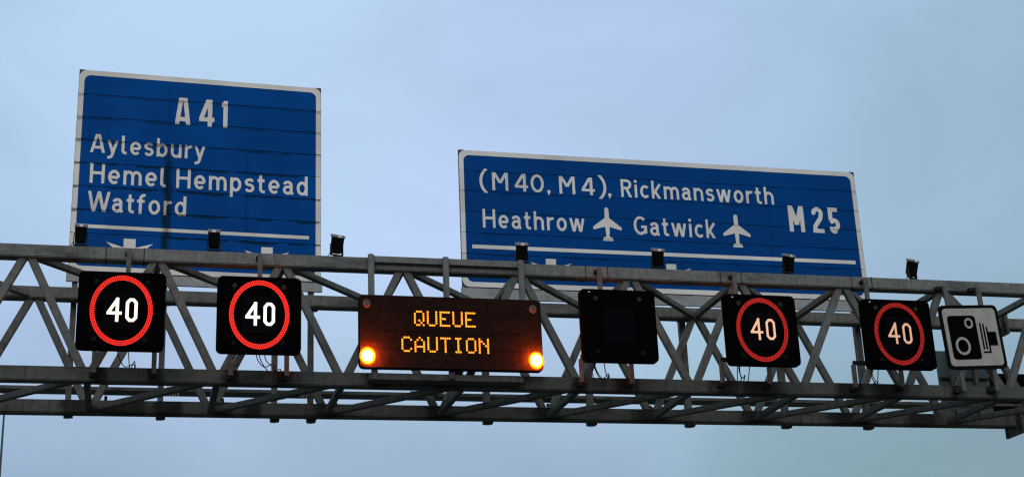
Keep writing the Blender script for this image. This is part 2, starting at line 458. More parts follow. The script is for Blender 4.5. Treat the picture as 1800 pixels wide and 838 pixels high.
GR = {
    'A': (.575, [[(.075, -.1), (.23, 1.1)], [(.50, -.1), (.345, 1.1)], [(.14, .205), (.44, .205)]], (0, 1)),
    '4': (.545, [[(.385, -.1), (.385, 1.1)], [(.37, 1.12), (.075, .30), (.075, .22)], [(0, .255), (.545, .255)]], (0, 1)),
    '1': (.225, [[(.14, -.1), (.14, 1.1)], [(0, .85), (.14, .85)]], (0, 1)),
    'M': (.62, [[(hb, -.1), (hb, 1.1)], [(.62 - hb, -.1), (.62 - hb, 1.1)], [(.10, 1.02), (.31, .28)], [(.31, .28), (.52, 1.02)]], (0, 1)),
    '2': (.46, [arc(.235, .745, .147, .17, 185, -15, 16) + [(.34, .56), (.11, .25), (.095, .1)], [(.01, .08), (.46, .08)]], (0, 1.01)),
    '5': (.43, [[(0, .925), (.385, .925)], [(.085, .96), (.085, .52)], arc(.225, .345, .135, .165, 150, -90, 20) + [(.225, .08)] + arc(.21, .225, .125, .145, 270, 185, 8)], (-.01, 1)),
}


def seg_sdf(P, a, b, hw, flat0, flat1):
    a, b = np.array(a), np.array(b)
    t = b - a; ln = float(np.hypot(*t))
    if ln < 1e-6: return np.full(P.shape[:2], 9.0)
    t = t / ln
    d = P - a
    u = d[..., 0] * t[0] + d[..., 1] * t[1]
    n = np.abs(d[..., 0] * t[1] - d[..., 1] * t[0])
    over0, over1 = -u, u - ln
    o = np.maximum(over0, over1)
    rd = np.hypot(np.maximum(o, 0), n) - hw
    fl = np.maximum(n - hw, o)
    use = ((over0 > over1) & flat0) | ((over1 >= over0) & flat1)
    return np.where(use, fl, rd)


def march(F, xs, zs, y, mb):
    """filled marching squares of F<0 as a sheet facing -Y"""
    I = F < 0
    nz, nx = F.shape
    for j in range(nz - 1):
        row = I[j, :-1].astype(int) + I[j, 1:] + I[j + 1, :-1] + I[j + 1, 1:]
        act = np.nonzero(row)[0]
        k = 0
        while k < len(act):
            i = act[k]
            if row[i] == 4:
                e = i
                while e + 1 < nx - 1 and row[e + 1] == 4: e += 1
                mb.sheet([(xs[i], zs[j]), (xs[e + 1], zs[j]), (xs[e + 1], zs[j + 1]), (xs[i], zs[j + 1])], y)
                while k < len(act) and act[k] <= e: k += 1
                continue
            c = [(i, j), (i + 1, j), (i + 1, j + 1), (i, j + 1)]
            poly = []
            for q in range(4):
                (ai, aj), (bi, bj) = c[q], c[(q + 1) % 4]
                fa, fb = F[aj, ai], F[bj, bi]
                if fa < 0: poly.append((xs[ai], zs[aj]))
                if (fa < 0) != (fb < 0):
                    s = fa / (fa - fb)
                    poly.append((xs[ai] + (xs[bi] - xs[ai]) * s, zs[aj] + (zs[bj] - zs[aj]) * s))
            if len(poly) >= 3: mb.sheet(poly, y)
            k += 1


def glyph(mb, ch, table, hw, x0, z0, sx, sz, y, seams, slit):
    w, strokes, (lo, hi) = table[ch]
    st = 0.022
    xs = np.arange(-.08, w + .08 + st, st); zs = np.arange(lo - .06, hi + .06 + st, st)
    P = np.stack(np.meshgrid(xs, zs), -1)
    F = np.full(P.shape[:2], 9.0)
    for s in strokes:
        if s == 'dot':
            F = np.minimum(F, np.hypot(P[..., 0] - h, P[..., 1] - .915) - .088); continue
        if s == 'comma':
            F = np.minimum(F, np.hypot(P[..., 0] - .09, P[..., 1] - .075) - .088)
            F = np.minimum(F, seg_sdf(P, (.125, .06), (.05, -.13), .042, False, True)); continue
        for q in range(len(s) - 1):
            F = np.minimum(F, seg_sdf(P, s[q], s[q + 1], hw, q == 0, q == len(s) - 2))
    F = np.maximum(F, np.maximum(lo - P[..., 1], P[..., 1] - hi))
    X, Z = x0 + xs * sx, z0 + zs * sz
    for zz in seams:
        F = np.maximum(F, (slit - np.abs(Z - zz))[:, None] / sz)
    march(F, X, Z, y, mb)


def text_line(txt, x0, x1, z0, cap, y, seams, table=G, hw=.072, gap=.165, space=.50, kern={}):
    pos, x = [], 0.0
    for i, ch in enumerate(txt):
        if ch == ' ': x += space - gap; continue
        if i: x += kern.get(txt[i - 1:i + 1], 0)
        pos.append((ch, x)); x += table[ch][0] + gap
    total = x - gap
    s = (x1 - x0) / total
    mbs = []
    for ch, px in pos:
        mb = MB() if table is GR or not mbs else mbs[0]
        glyph(mb, ch, table, hw, x0 + px * s, z0, s, cap, y, seams, 0.0035)
        if mb not in mbs: mbs.append(mb)
    return mbs if table is GR else mbs[0]


# ------------------------------------------------------------------ setting: ground and motorway
ASPH = plain('asphalt', (0.05, 0.05, 0.052), 0.85, 0.3, 0, 0.35, 3)
GRASS = plain('verge_grass', (0.06, 0.085, 0.035), 0.9, 0.2, 0, 0.45, 1.2)
PAINT = plain('road_paint', (0.75, 0.75, 0.72), 0.7, 0.3, 0, 0.1, 5)
CONC = plain('concrete', (0.28, 0.27, 0.25), 0.85, 0.3, 0, 0.2, 3)


def struct(name, mb, mat):
    o = part(name, mb, mat); o['kind'] = 'structure'; return o


g = MB(); NX = 24
for i in range(NX):
    for j in range(NX):
        x0, x1 = -3000 + 250 * i, -2750 + 250 * i
        y0, y1 = -3000 + 250 * j, -2750 + 250 * j
        g.add([(x0, y0, 0), (x1, y0, 0), (x1, y1, 0), (x0, y1, 0)], [(0, 1, 2, 3)])
struct('ground', g, GRASS)
rd = MB(); rd.add([(-5.2, -600, .02), (19.3, -600, .02), (19.3, 900, .02), (-5.2, 900, .02)], [(0, 1, 2, 3)])
struct('motorway_road', rd, ASPH)
mk = MB()
for x in (-4.4, 16.0):
    mk.add([(x - .1, -600, .026), (x + .1, -600, .026), (x + .1, 900, .026), (x - .1, 900, .026)], [(0, 1, 2, 3)])
for x in (-1.0, 2.6, 6.2, 9.4, 12.6):
    for k in range(-30, 60):
        y = k * 9
        mk.add([(x - .05, y, .026), (x + .05, y, .026), (x + .05, y + 2, .026), (x - .05, y + 2, .026)], [(0, 1, 2, 3)])
struct('road_markings', mk, PAINT)
kb = MB().box(-5.35, -5.2, -600, 900, -.1, .14).box(19.3, 19.45, -600, 900, -.1, .14)
struct('road_kerb', kb, CONC)

# ------------------------------------------------------------------ the gantry
ZTT, ZTB, ZBT, ZBB = 9.734, 9.521, 7.737, 7.508
D, W, L, X0 = 2.1936, 0.2544, 2.0267, -1.7598
XA, XB, XS = -9.2, 25.5, 16.95           # ends of the span and the flanged joint in view
gan = thing('overhead_gantry', (7.5, 1.2, 0), 'long weathered grey steel lattice gantry spanning the whole picture above the motorway', 'gantry')
GL = Vector(gan.location)


def gp(name, mb, mat, bevel=0, segs=1, parent=None):
    o = part(name, mb, mat, parent or gan, bevel, segs)
    if parent is None:
        o.location = -GL
    return o


def chord(y, z0, z1, mat, name):
    c = gp(name, MB().box(XA, XS - .022, y, y + W, z0, z1), mat, 0.016, 2)
    gp(name, MB().box(XS + .022, XB, y, y + W, z0, z1), mat, 0.016, 2)


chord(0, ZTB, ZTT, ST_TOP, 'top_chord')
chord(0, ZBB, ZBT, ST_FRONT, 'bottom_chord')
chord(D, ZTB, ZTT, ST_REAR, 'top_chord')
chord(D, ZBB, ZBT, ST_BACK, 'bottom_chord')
tops = [X0 + L * i for i in range(-3, 13)]
bots = [X0 + L * (i + .5) for i in range(-4, 13)]
ztc, zbc = (ZTT + ZTB) / 2, (ZBT + ZBB) / 2
for yc, mat in ((.125, ST_DIA), (D + .125, ST_REAR)):
    for x in tops:
        for sgn in (-1, 1):
            a, b = (x + sgn * .03, yc, ztc - .03), (x + sgn * (L / 2 - .045), yc, zbc + .03)
            gp('diagonal_brace', MB().bar(a, b, .115, .125, (0, 1, 0)), mat, 0.012)
for x in tops:                             # top plan bracing
    zc = ZTB + .075
    if x > 0: gp('cross_strut', MB().bar((x, W - .06, zc), (x, D + .06, zc), .115, .105, (0, 0, 1)), ST_REAR, 0.01)
    if x + L < XB: gp('plan_brace', MB().bar((x + .07, W - .06, zc - .004), (x + L - .07, D + .06, zc - .004), .105, .10, (0, 0, 1)), ST_REAR, 0.01)
for x in bots:                             # bottom plan bracing
    zc = ZBB + .085
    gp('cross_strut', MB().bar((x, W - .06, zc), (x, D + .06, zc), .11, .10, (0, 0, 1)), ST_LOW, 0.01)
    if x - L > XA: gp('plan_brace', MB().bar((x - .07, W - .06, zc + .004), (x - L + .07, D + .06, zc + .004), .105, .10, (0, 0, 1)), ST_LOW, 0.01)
# walkway along the rear, seen from below
WZ, WY0, WY1 = 8.06, 2.80, 3.16
wk = gp('walkway', MB().box(XA, XB, WY0, WY1, WZ, WZ + .03), ST_REAR)
gp('edge_angle', MB().box(XA, XB, WY0 - .032, WY0 - .002, WZ - .004, WZ + .05), ST_REAR, parent=wk)
gp('toe_board', MB().box(XA, XB, WY1 + .002, WY1 + .012, WZ, WZ + .15), ST_LOW, parent=wk)
for x in (4.9, 9.3, 13.6):                 # grating clips under the walkway edge
    gp('edge_bracket', MB().box(x, x + .5, WY0 - .07, WY0 - .034, WZ + .01, WZ + .07), ST_LOW, parent=wk)
for x in bots:
    gp('walkway_bracket', MB().bar((x + .25, D + W - .03, ZBB + .07), (x + .25, WY1, WZ - .045), .05, .06, (1, 0, 0)), ST_LOW, parent=wk)
for xs in (.55, 2.9):                      # a fan of cable sleeves dropping to the walkway
    mb = MB()
    for k in range(5):
        mb.bar((xs + k * .048, WY0 - .06, WZ - .10), (xs + k * .048 + .012, WY0 - .12, WZ + .09), .018, .022, (1, 0, 0))
    gp('cable_sleeve', mb, plain('sleeve_grey', (.42, .40, .36), .6, .3))
for x in (7.53, 7.93, 10.03, 10.43, 12.58, 12.98, -.55, .05):   # cable straps round the chord
    gp('strap', MB().box(x - .007, x + .007, -.004, W + .004, ZTB - .004, ZTT + .004), ST_DARK)
gp('conduit', MB().tube([(XA, .30, ZBT - .05), (XS, .30, ZBT - .05), (XB, .30, ZBT - .05)], .022, 8), ST_DARK)
# flanged splice
for y in (0, D):
    for zlo, zhi in ((ZTB, ZTT), (ZBB, ZBT)):
        mb = MB()
        for s in (-1, 1):
            mb.box(XS + (0.001 if s > 0 else -.022), XS + (.022 if s > 0 else -.001), y - .19, y + W + .19, zlo - .16, zhi + .14)
        pl = gp('splice_plate', mb, ST_LOW)
        bm_ = MB()
        for k in range(5):
            zz = zlo - .08 + k * (zhi - zlo + .14) / 4
            for yy in (y - .11, y + W + .11):
                for s in (-1, 1):
                    bm_.tube([(XS + s * .022, yy, zz), (XS + s * .05, yy, zz)], .028, 6)
        gp('bolt_row', bm_, ST_DARK, parent=pl)
# legs outside the frame
for x in (XA - .25, XB + .25):
    mb = MB()
    for y in (.127, D + .127):
        mb.box(x - .25, x + .25, y - .17, y + .17, .1, ZTT + .1)
    for k in range(6):
        z = 1.1 + k * 1.3
        mb.bar((x, .127, z), (x, D + .127, z + 1.2), .12, .12, (1, 0, 0))
    gp('leg', mb, ST_LOW)
    gp('footing', MB().box(x - .6, x + .6, -.5, D + .75, -.3, .16), CONC, 0.02)
# mounting rail and support trough for the message sign
gp('mounting_rail', MB().box(3.70, 6.40, -.10, -.003, ZTT - .115, ZTT - .002), ST_TOP, 0.008)
gp('support_beam', MB().box(3.67, 6.25, -.31, -.004, 7.545, 7.655), ST_LOW, 0.006)

# ------------------------------------------------------------------ big blue direction signs behind the rear truss
YB = D + .33
WHITE_L = sign_mat('cream_sheeting', (0.72, 0.69, 0.66), (0.62, 0.59, 0.56), 13.553, .4525,
                   [(.42, 12.7, 10.3, .10, .8), (-.80, 12.85, 12.45, .10, .8), (-.84, 11.7, 11.2, .10, .7), (.72, 11.45, 11.2, .16, .6)], (0.055, 0.05, 0.025), 2.0, th=.40)
BLUE_L = sign_mat('blue_sheeting', (0.0, 0.062, 0.275), (0.0, 0.052, 0.235), 13.553, .4525,
                  [(.42, 12.7, 10.3, .11, 1.2), (.40, 13.9, 12.5, .05, .3), (1.86, 12.9, 10.2, .04, .4)], (0.002, 0.014, 0.022), 2.0, th=.41)
WHITE_R = sign_mat('grey_sheeting', (0.68, 0.67, 0.66), (0.58, 0.575, 0.565), 12.47, .4245, [], (0.06, 0.055, 0.04), 8.0, 0.5)
BLUE_R = sign_mat('deep_blue_sheeting', (0.0, 0.052, 0.225), (0.0, 0.046, 0.20), 12.47, .4245,
                  [(12.25, 12.9, 10.2, .06, .5), (10.3, 12.9, 10.2, .05, .3)], (0.002, 0.012, 0.04), 8.0, 0.55)


def plank_board(x0, x1, zs, y, t, gap=.009):
    mb = MB()
    for a, b in zip(zs[:-1], zs[1:]):
        mb.box(x0, x1, y, y + t, a + gap / 2, b - gap / 2)
    return mb


def direction_sign(x0, x1, ztop, zring, zbot, seams, posts, wm, bm, label, loc, yaw=0):
    r = thing('direction_sign', loc, label, 'road sign', 'blue direction signs on the gantry')
    r.rotation_euler = (0, 0, yaw)
    o = -Vector(loc)
    def p(name, mb, mat, par=None, bevel=0):
        q = part(name, mb, mat, par or r, bevel)
        if par is None: q.location = o
        return q
    zs = [zring] + sorted(seams) + [ztop]
    p('board', plank_board(x0, x1, zs, YB, .045), bm)
    p('backing', MB().box(x0 + .05, x1 - .05, YB + .048, YB + .066, zbot + .04, ztop - .04), ST_DARK)
    p('bottom_plank', MB().box(x0 - .02, x1 + .03, YB + .0, YB + .05, zbot, zring - .012), PLANK, None, .004)
    # white border broken at the plank seams, dark trim outside the rounded corners
    cx, cz, w, hh = (x0 + x1) / 2, (zring + ztop) / 2, x1 - x0, ztop - zring
    st = .012
    xs = np.concatenate([np.arange(x0 - .01, x0 + .30, st), [x1 - .30], np.arange(x1 - .30 + st, x1 + .012, st)])
    zz = np.arange(zring - .01, ztop + .012, st)
    P = np.stack(np.meshgrid(xs, zz), -1)
    def sd(px, pz, bw, bh, rr):
        qx, qz = np.abs(px - cx) - bw / 2 + rr, np.abs(pz - cz) - bh / 2 + rr
        return np.hypot(np.maximum(qx, 0), np.maximum(qz, 0)) + np.minimum(np.maximum(qx, qz), 0) - rr
    outr = sd(P[..., 0], P[..., 1], w - .012, hh - .012, .14)
    inn = sd(P[..., 0], P[..., 1], w - .195, hh - .21, .12)
    F = np.maximum(outr, -inn)
    for s in seams: F = np.maximum(F, (.0045 - np.abs(P[..., 1] - s)))
    mb = MB(); march(F, xs, zz, YB - .004, mb); p('border', mb, wm)
    C = np.maximum(sd(P[..., 0], P[..., 1], w, hh, .001), -outr + .002)
    C = np.maximum(C, -np.minimum(.17 - np.minimum(np.abs(P[..., 0] - x0), np.abs(P[..., 0] - x1)), .17 - np.minimum(np.abs(P[..., 1] - zring), np.abs(P[..., 1] - ztop))))
    mb = MB(); march(C, xs, zz, YB - .003, mb); p('corner_trim', mb, CORNER)
    for px, pw in posts:
        mb = MB().box(px - pw / 2, px + pw / 2, YB + .068, YB + .19, 7.505, ztop - .35)
        ps = p('post', mb, ST_REAR, None, .006)
        for z in (zbc, ztc):
            cl = MB().box(px - pw / 2 - .06, px + pw / 2 + .06, D + W - .08, YB + .066, z - .07, z + .07)
            p('clamp', cl, ST_LOW, ps)
        p('foot', MB().box(px - pw / 2 - .012, px + pw / 2 + .045, YB + .085, YB + .215, 7.52, 7.60), ST_DARK, ps)
    return p


def rail_sheet(x0, x1, z, t): return MB().sheet([(x0, z - t / 2), (x1, z - t / 2), (x1, z + t / 2), (x0, z + t / 2)], YB - .004)


def lane_arrow(cx, zt, sw=.105):
    k = -.42
    mb = MB()
    pts = [(-sw, 0), (-sw, -.165), (-.41, -.075), (0, -.43), (.41, -.075), (sw, -.165), (sw, 0)]
    P = [(cx + a, zt + b) for a, b in pts]
    mb.sheet([P[0], P[1], P[5], P[6]], YB - .004)
    mb.sheet([P[1], P[2], P[3]], YB - .004)
    mb.sheet([P[1], P[3], P[5]], YB - .004)
    mb.sheet([P[5], P[3], P[4]], YB - .004)
    return mb


def plane_symbol(cx, zb, hw, hh):
    half = [(0, 1), (.05, .997), (.10, .982), (.135, .95), (.15, .90), (.155, .685), (1.0, .415), (1.02, .37), (.985, .325), (.155, .42),
            (.115, .13), (.34, .085), (.355, .045), (.35, 0), (0, 0)]
    P = [(cx - a * hw, zb + b * hh) for a, b in half] + [(cx + a * hw, zb + b * hh) for a, b in half[-2:0:-1]]
    mb = MB(); mb.sheet(P, YB - .004)
    me = mb.mesh('plane_symbol')
    bm = bmesh.new(); bm.from_mesh(me); bmesh.ops.triangulate(bm, faces=bm.faces[:], ngon_method='EAR_CLIP'); bm.to_mesh(me); bm.free()
    return me


SEAM_L = [13.553 - .4525 * k for k in range(8)]
y = YB - .004
p = direction_sign(-1.245, 3.235, 14.035, 10.115, 9.925, SEAM_L, [(-1.11, .10), (.437, .10), (2.42, .10), (3.07, .10)], WHITE_L, BLUE_L,
                   'tall stained blue motorway sign reading A 41 Aylesbury Hemel Hempstead Watford', (1.0, YB, 9.925), R(1.8))
for mb in text_line('A41', .50, 1.475, 13.068, .545, y, SEAM_L, GR, .078, .27, .4, {'A4': .03, '41': -.015}): p('route_character', mb, WHITE_L)
p('lettering', text_line('Aylesbury', -.985, 1.075, 12.395, .365, y, SEAM_L, kern={'Ay': -.08, 'ry': -.05}), WHITE_L)
p('lettering', text_line('Hemel Hempstead', -.96, 2.985, 11.80, .385, y, SEAM_L), WHITE_L)
p('lettering', text_line('Watford', -.97, .765, 11.257, .385, y, SEAM_L, kern={'Wa': -.06, 'tf': -.05}), WHITE_L)
p('dividing_line', rail_sheet(-.958, 3.015, 10.968, .066), WHITE_L)
p('lane_arrow', lane_arrow(-.207, 10.766), WHITE_L)
p('lane_arrow', lane_arrow(2.243, 10.738), WHITE_L)

SEAM_R = [12.47 - .4245 * k for k in range(6)]
p = direction_sign(5.885, 14.245, 12.892, 10.10, 9.875, SEAM_R, [(6.30, .12), (8.29, .12), (10.24, .12), (12.22, .12), (13.95, .12)], WHITE_R, BLUE_R,
                   'long low blue motorway sign with white aeroplane symbols reading Heathrow Gatwick M 25', (10.0, YB, 9.875))
p('lettering', text_line('(M40', 6.285, 7.575, 12.083, .372, y, SEAM_R, gap=.165, kern={'(M': .06, 'M4': .17, '40': -.03}), WHITE_R)
p('lettering', text_line(',', 7.635, 7.70, 12.083, .372, y, SEAM_R), WHITE_R)
p('lettering', text_line('M4)', 7.883, 8.848, 12.080, .372, y, SEAM_R, kern={'M4': .17, '4)': .02}), WHITE_R)
p('lettering', text_line(',', 8.875, 8.945, 12.080, .372, y, SEAM_R), WHITE_R)
p('lettering', text_line('Rickmansworth', 9.15, 12.395, 12.078, .378, y, SEAM_R), WHITE_R)
p('lettering', text_line('Heathrow', 6.322, 8.355, 11.305, .38, y, SEAM_R), WHITE_R)
p('lettering', text_line('Gatwick', 9.36, 11.068, 11.297, .39, y, SEAM_R), WHITE_R)
for mb in text_line('M25', 12.675, 13.790, 11.515, .56, y, SEAM_R, GR, .081, .25, .4, {'M2': .06, '25': -.04}): p('route_character', mb, WHITE_R)
p('plane_symbol', plane_symbol(8.82, 11.142, .287, .696), WHITE_R)
p('plane_symbol', plane_symbol(11.522, 11.126, .287, .696), WHITE_R)
p('dividing_line', rail_sheet(6.10, 14.04, 10.912, .076), WHITE_R)
p('lane_arrow', lane_arrow(7.635, 10.723, .102), WHITE_R)
p('lane_arrow', lane_arrow(10.076, 10.718, .102), WHITE_R)

# ------------------------------------------------------------------ lane signals
SY, SZ, SW, SH = -1.15, 8.322, 1.30, 1.235
GSIG = 'square black lane signals hung from the gantry'
body = MB().prism(rrect(0, 0, SW, SH, .085), 0, .13)
body.prism(rrect(-.02, .02, SW - .22, SH - .2, .05), .131, .30)
ME_BODY = body.mesh('housing', .012)
ME_MATRIX = MB().sheet(rrect(0, .0, .52, .60, .01, 2), -.004).mesh('matrix_panel')
RX, RZ = .468, .558
glow = MB()
glow.ring(ell(0, 0, RX, RZ, 120), ell(0, 0, RX * .845, RZ * .865, 120), -.004)  # bloom between the LED rows, painted as a faintly emitting band
ME_GLOW = glow.mesh('red_ring')
leds = MB()
for q, n in ((.978, 104), (.925, 98), (.872, 92)):
    for k in range(n):
        a = 2 * math.pi * (k + .3 * (q < .95)) / n
        qq = q - .006
        leds.dome(RX * qq * math.cos(a), RZ * (qq + .006) * math.sin(a), -.0045, .0080, .0080, .006, 6, 1)
ME_LEDS = leds.mesh('red_leds')


def digit_mesh(hw):
    """cluster-matrix 4 and 0 with chamfered corners"""
    st = .006
    xs = np.arange(-.27, .27, st); zs = np.arange(-.22, .24, st)
    P = np.stack(np.meshgrid(xs, zs), -1)
    F = np.full(P.shape[:2], 9.0)
    lines = [[(-.19, -.035), (-.062, .175)], [(-.062, .20), (-.062, -.182)], [(-.216, -.045), (.008, -.045)],
             [(.086, .125), (.125, .172), (.175, .172), (.215, .125), (.215, -.11), (.175, -.155), (.125, -.155), (.086, -.11), (.086, .125)]]
    for s in lines:
        for q in range(len(s) - 1):
            F = np.minimum(F, seg_sdf(P, s[q], s[q + 1], hw, len(s) == 2, len(s) == 2))
    mb = MB(); march(F, xs, zs, -.008, mb)
    return mb.mesh('lit_digits')


ME_DIG_B, ME_DIG_T = digit_mesh(.024), digit_mesh(.020)
ME_LANTERN = MB().dome(0, 0, -.002, .042, .045, .012, 14, 3).mesh('warning_lantern')
ME_LANTERN2 = ME_LANTERN.copy()
ME_TAG = MB().box(-.018, .018, -.006, -.001, -.008, .008).mesh('pale_tag')


def cable(pts, parent, off, r=.008):
    P = [Vector(q) for q in pts]
    res = []
    for i in range(len(P) - 1):
        a, b, c, d = P[max(i - 1, 0)], P[i], P[i + 1], P[min(i + 2, len(P) - 1)]
        for k in range(6):
            t = k / 6
            res.append(.5 * ((2 * b) + (c - a) * t + (2 * a - 5 * b + 4 * c - d) * t * t + (3 * b - a - 3 * c + d) * t ** 3))
    res.append(P[-1])
    o = part('cable', MB().tube([v - off for v in res], r, 6), RUBBER, parent)
    return o


def hanger_bars(parent, off, top_x, zlow, bots, elbow=True, yfront=SY + .3, ztopbar=9.66, w=.076):
    """bars clamped to the chords with arms reaching forward to the sign"""
    ox, oy, oz = off
    yb = -.14
    mb = MB().box(top_x - w / 2 - ox, top_x + w / 2 - ox, yb - .03 - oy, yb + .03 - oy, zlow - oz, ztopbar - oz)
    hg = part('hanger', mb, ST_BAR, parent, .008)
    st = MB().box(top_x - .06 - ox, top_x + .02 - ox, yb + .031 - oy, -.002 - oy, 9.585 - oz, 9.64 - oz)
    part('standoff', st, ST_DARK, hg)
    st = MB().box(top_x - .03 - ox, top_x + .03 - ox, yfront - oy, yb - .031 - oy, zlow + .01 - oz, zlow + .08 - oz)
    part('arm', st, ST_DARK, hg)
    for (bx, zb, zt, dx) in bots:
        mb = MB().box(bx - w / 2 - ox, bx + w / 2 - ox, yb - .03 - oy, yb + .03 - oy, zb - oz, zt - oz)
        hg = part('hanger', mb, ST_BAR, parent, .008)
        st = MB().box(bx - .07 - ox, bx + .03 - ox, yb + .031 - oy, -.002 - oy, zb - .045 - oz, zb + .03 - oz)
        part('standoff', st, ST_DARK, hg)
        if dx:
            part('elbow', MB().box(min(bx, bx + dx) - ox, max(bx, bx + dx) - ox, yb - .028 - oy, yb + .028 - oy, zt + .001 - oz, zt + .07 - oz), ST_DARK, hg)
        xx = bx + dx
        st = MB().box(xx - .03 - ox, xx + .03 - ox, yfront - oy, yb - .031 - oy, zt + .002 - oz, zt + .062 - oz)
        part('arm', st, ST_DARK, hg)


def dimmer(mat, k):
    if k == 1: return mat
    c = mat.copy(); b = c.node_tree.nodes['Principled BSDF'].inputs['Emission Strength']
    b.default_value *= k; return c


def signal(x, lit, label, top_x, bots, cables, tagged, level=1):
    s = thing('lane_signal', (x, SY, SZ), label, 'lane signal', GSIG)
    off = Vector((x, SY, SZ))
    part('housing', ME_BODY, BLACK, s)
    part('matrix_panel', ME_MATRIX, MATRIX, s)
    if lit:
        bright = lit == 'bright'
        rg = part('red_ring', ME_GLOW.copy(), dimmer(RING_GLOW if bright else RING_GLOW_DIM, level), s)
        part('red_leds', ME_LEDS.copy(), dimmer(LED_RED if bright else LED_RED_DIM, level), rg)
        part('lit_digits', (ME_DIG_B if bright else ME_DIG_T).copy(), dimmer(LED_WHITE if bright else LED_PEACH, level), s)
    for sx in (-.385, .375):
        for sz in (.455, -.465):
            q = part('warning_lantern', (ME_LANTERN if sz > 0 else ME_LANTERN2) if x > 1 else ME_LANTERN2, GLASS if sz > 0 and x > 1 else GLASS_LOW, s); q.location = (sx, 0, sz)
    if tagged:
        q = part('pale_tag', ME_TAG, TAGW, s); q.location = (-.49, 0, .56)
    hanger_bars(s, off, top_x, 8.55, bots)
    for c in cables: cable(c, s, off)
    return s


def loops(x, n, seed):
    r = random.Random(seed); res = []
    for k in range(n):
        a = x + r.uniform(-.25, .15); b = a + r.uniform(.1, .4)
        res.append([(a, -.70, 7.95), (a + .03, -.55, 7.78), (a + .5 * (b - a), -.38, 7.66 + r.uniform(-.05, .05)), (b, -.15, 7.73 + r.uniform(-.1, .1)), (b + .02, -.02, 7.72)])
    return res


signal(-.254, 'bright', 'leftmost lane signal, bright white 40 in red ring below the Aylesbury sign', -.185,
       [(-.64, 7.60, 8.05, .06), (.273, 7.60, 8.05, -.06)], loops(-.15, 2, 3), False)
signal(1.826, 'bright', 'lit lane signal showing a bright white 40 just left of the amber queue message board', 1.905,
       [(1.466, 7.60, 8.05, .06), (2.354, 7.61, 8.05, -.06)], loops(1.82, 3, 5), False, 1.12)
signal(7.693, None, 'blank unlit black lane signal just right of the queue message board', 7.729,
       [(7.308, 7.61, 8.02, .06), (8.195, 7.60, 8.02, -.06)], loops(7.55, 4, 8), True)
signal(10.218, 'dim', 'lane signal with peach coloured 40 between the blank signal and the last 40', 10.235,
       [(9.84, 7.645, 8.03, .30), (10.726, 7.645, 8.02, -.06)], loops(10.1, 4, 13), True)
signal(12.755, 'dim', 'lane signal with peach coloured 40 directly beside the speed camera sign', 12.778,
       [(12.34, 7.62, 8.03, .30), (13.252, 7.645, 8.02, -.06)], loops(12.6, 3, 21), True, .78)

# ------------------------------------------------------------------ message board
MX, MY, MZ, MW, MH = 5.022, -.45, 8.316, 3.075, 1.237
ms = thing('message_board', (MX, MY, MZ), 'wide dark electronic message board with amber text QUEUE CAUTION and two glowing amber lamps', 'message sign')
off = Vector((MX, MY, MZ))
mbh = MB().prism(rrect(0, 0, MW, MH, .085), 0, .12); mbh.box(-MW / 2 + .08, MW / 2 - .08, .121, .28, -MH / 2 + .1, MH / 2 - .06)
part('housing', mbh, BLACK_SOFT, ms, .012)
part('face', MB().sheet(rrect(0, 0, MW - .03, MH - .03, .075), -.003), MSGFACE, ms)
fr = MB()
for z in (.0, -.30, .33):
    fr.sheet([(-1.25, z - .004), (1.25, z - .004), (1.25, z + .004), (-1.25, z + .004)], -.005)
part('panel_seams', fr, MATRIX, ms)
DOT = {
    'Q': '01110 10001 10001 10001 10101 10010 01101', 'U': '10001 10001 10001 10001 10001 10001 01110',
    'E': '11111 10000 10000 11100 10000 10000 11111', 'C': '01110 10001 10000 10000 10000 10001 01110',
    'A': '00100 01010 10001 10001 11111 10001 10001', 'T': '11111 00100 00100 00100 00100 00100 00100',
    'I': '01110 00100 00100 00100 00100 00100 01110', 'O': '01110 10001 10001 10001 10001 10001 01110',
    'N': '10001 11001 10101 10011 10001 10001 10001'}
for txt, xs, zt, px in (('QUEUE', 4.408, 8.666, .0358), ('CAUTION', 4.193, 8.222, .0358)):
    for i, ch in enumerate(txt):
        mb = MB()
        for rI, row in enumerate(DOT[ch].split()):
            for c, bit in enumerate(row):
                if bit == '1':
                    mb.dome(xs + (i * 6 + c) * px - MX, zt - rI * .038 - MZ, -.0055, .0168, .0175, .006, 8, 2)
        part('amber_letter', mb, LED_AMBER, ms)
for lx, lz, on in ((3.622, 7.897, 1), (6.437, 7.885, 1), (3.613, 8.779, 0), (6.421, 8.773, 0)):
    if on:
        lm = part('amber_lamp', MB().ring(ell(lx - MX, lz - MZ, .108, .126, 32), ell(lx - MX, lz - MZ, .075, .088, 32), -.006), RIM_BLOOM, ms)
        part('bloom_edge', MB().ring(ell(lx - MX, lz - MZ, .132, .152, 32), ell(lx - MX, lz - MZ, .109, .127, 32), -.006), EDGE_BLOOM, lm)  # bloom ring, wider than the lens itself
        part('lamp_core', MB().dome(lx - MX, lz - MZ, -.004, .080, .093, .062, 24, 5), LAMP_CORE, lm)
    else:
        part('unlit_lamp', MB().dome(lx - MX, lz - MZ, -.004, .066, .074, .015, 20, 3), plain('amber_lens', (.09, .05, .035), .3, .2, 0, .15, 30), ms)
for bx in (3.742, 5.016, 6.332):
    hg = part('hanger', MB().box(bx - .052 - MX, bx + .052 - MX, -.165 - MY, -.102 - MY, 8.55 - MZ, 9.745 - MZ), ST_TOP, ms, .014, 2)
for bx, zb in ((3.75, 7.535), (5.027, 7.56)):
    hg = part('hanger', MB().box(bx - .05 - MX, bx + .05 - MX, -.36 - MY, -.303 - MY, zb - MZ, 8.0 - MZ), ST_LOW, ms, .008)

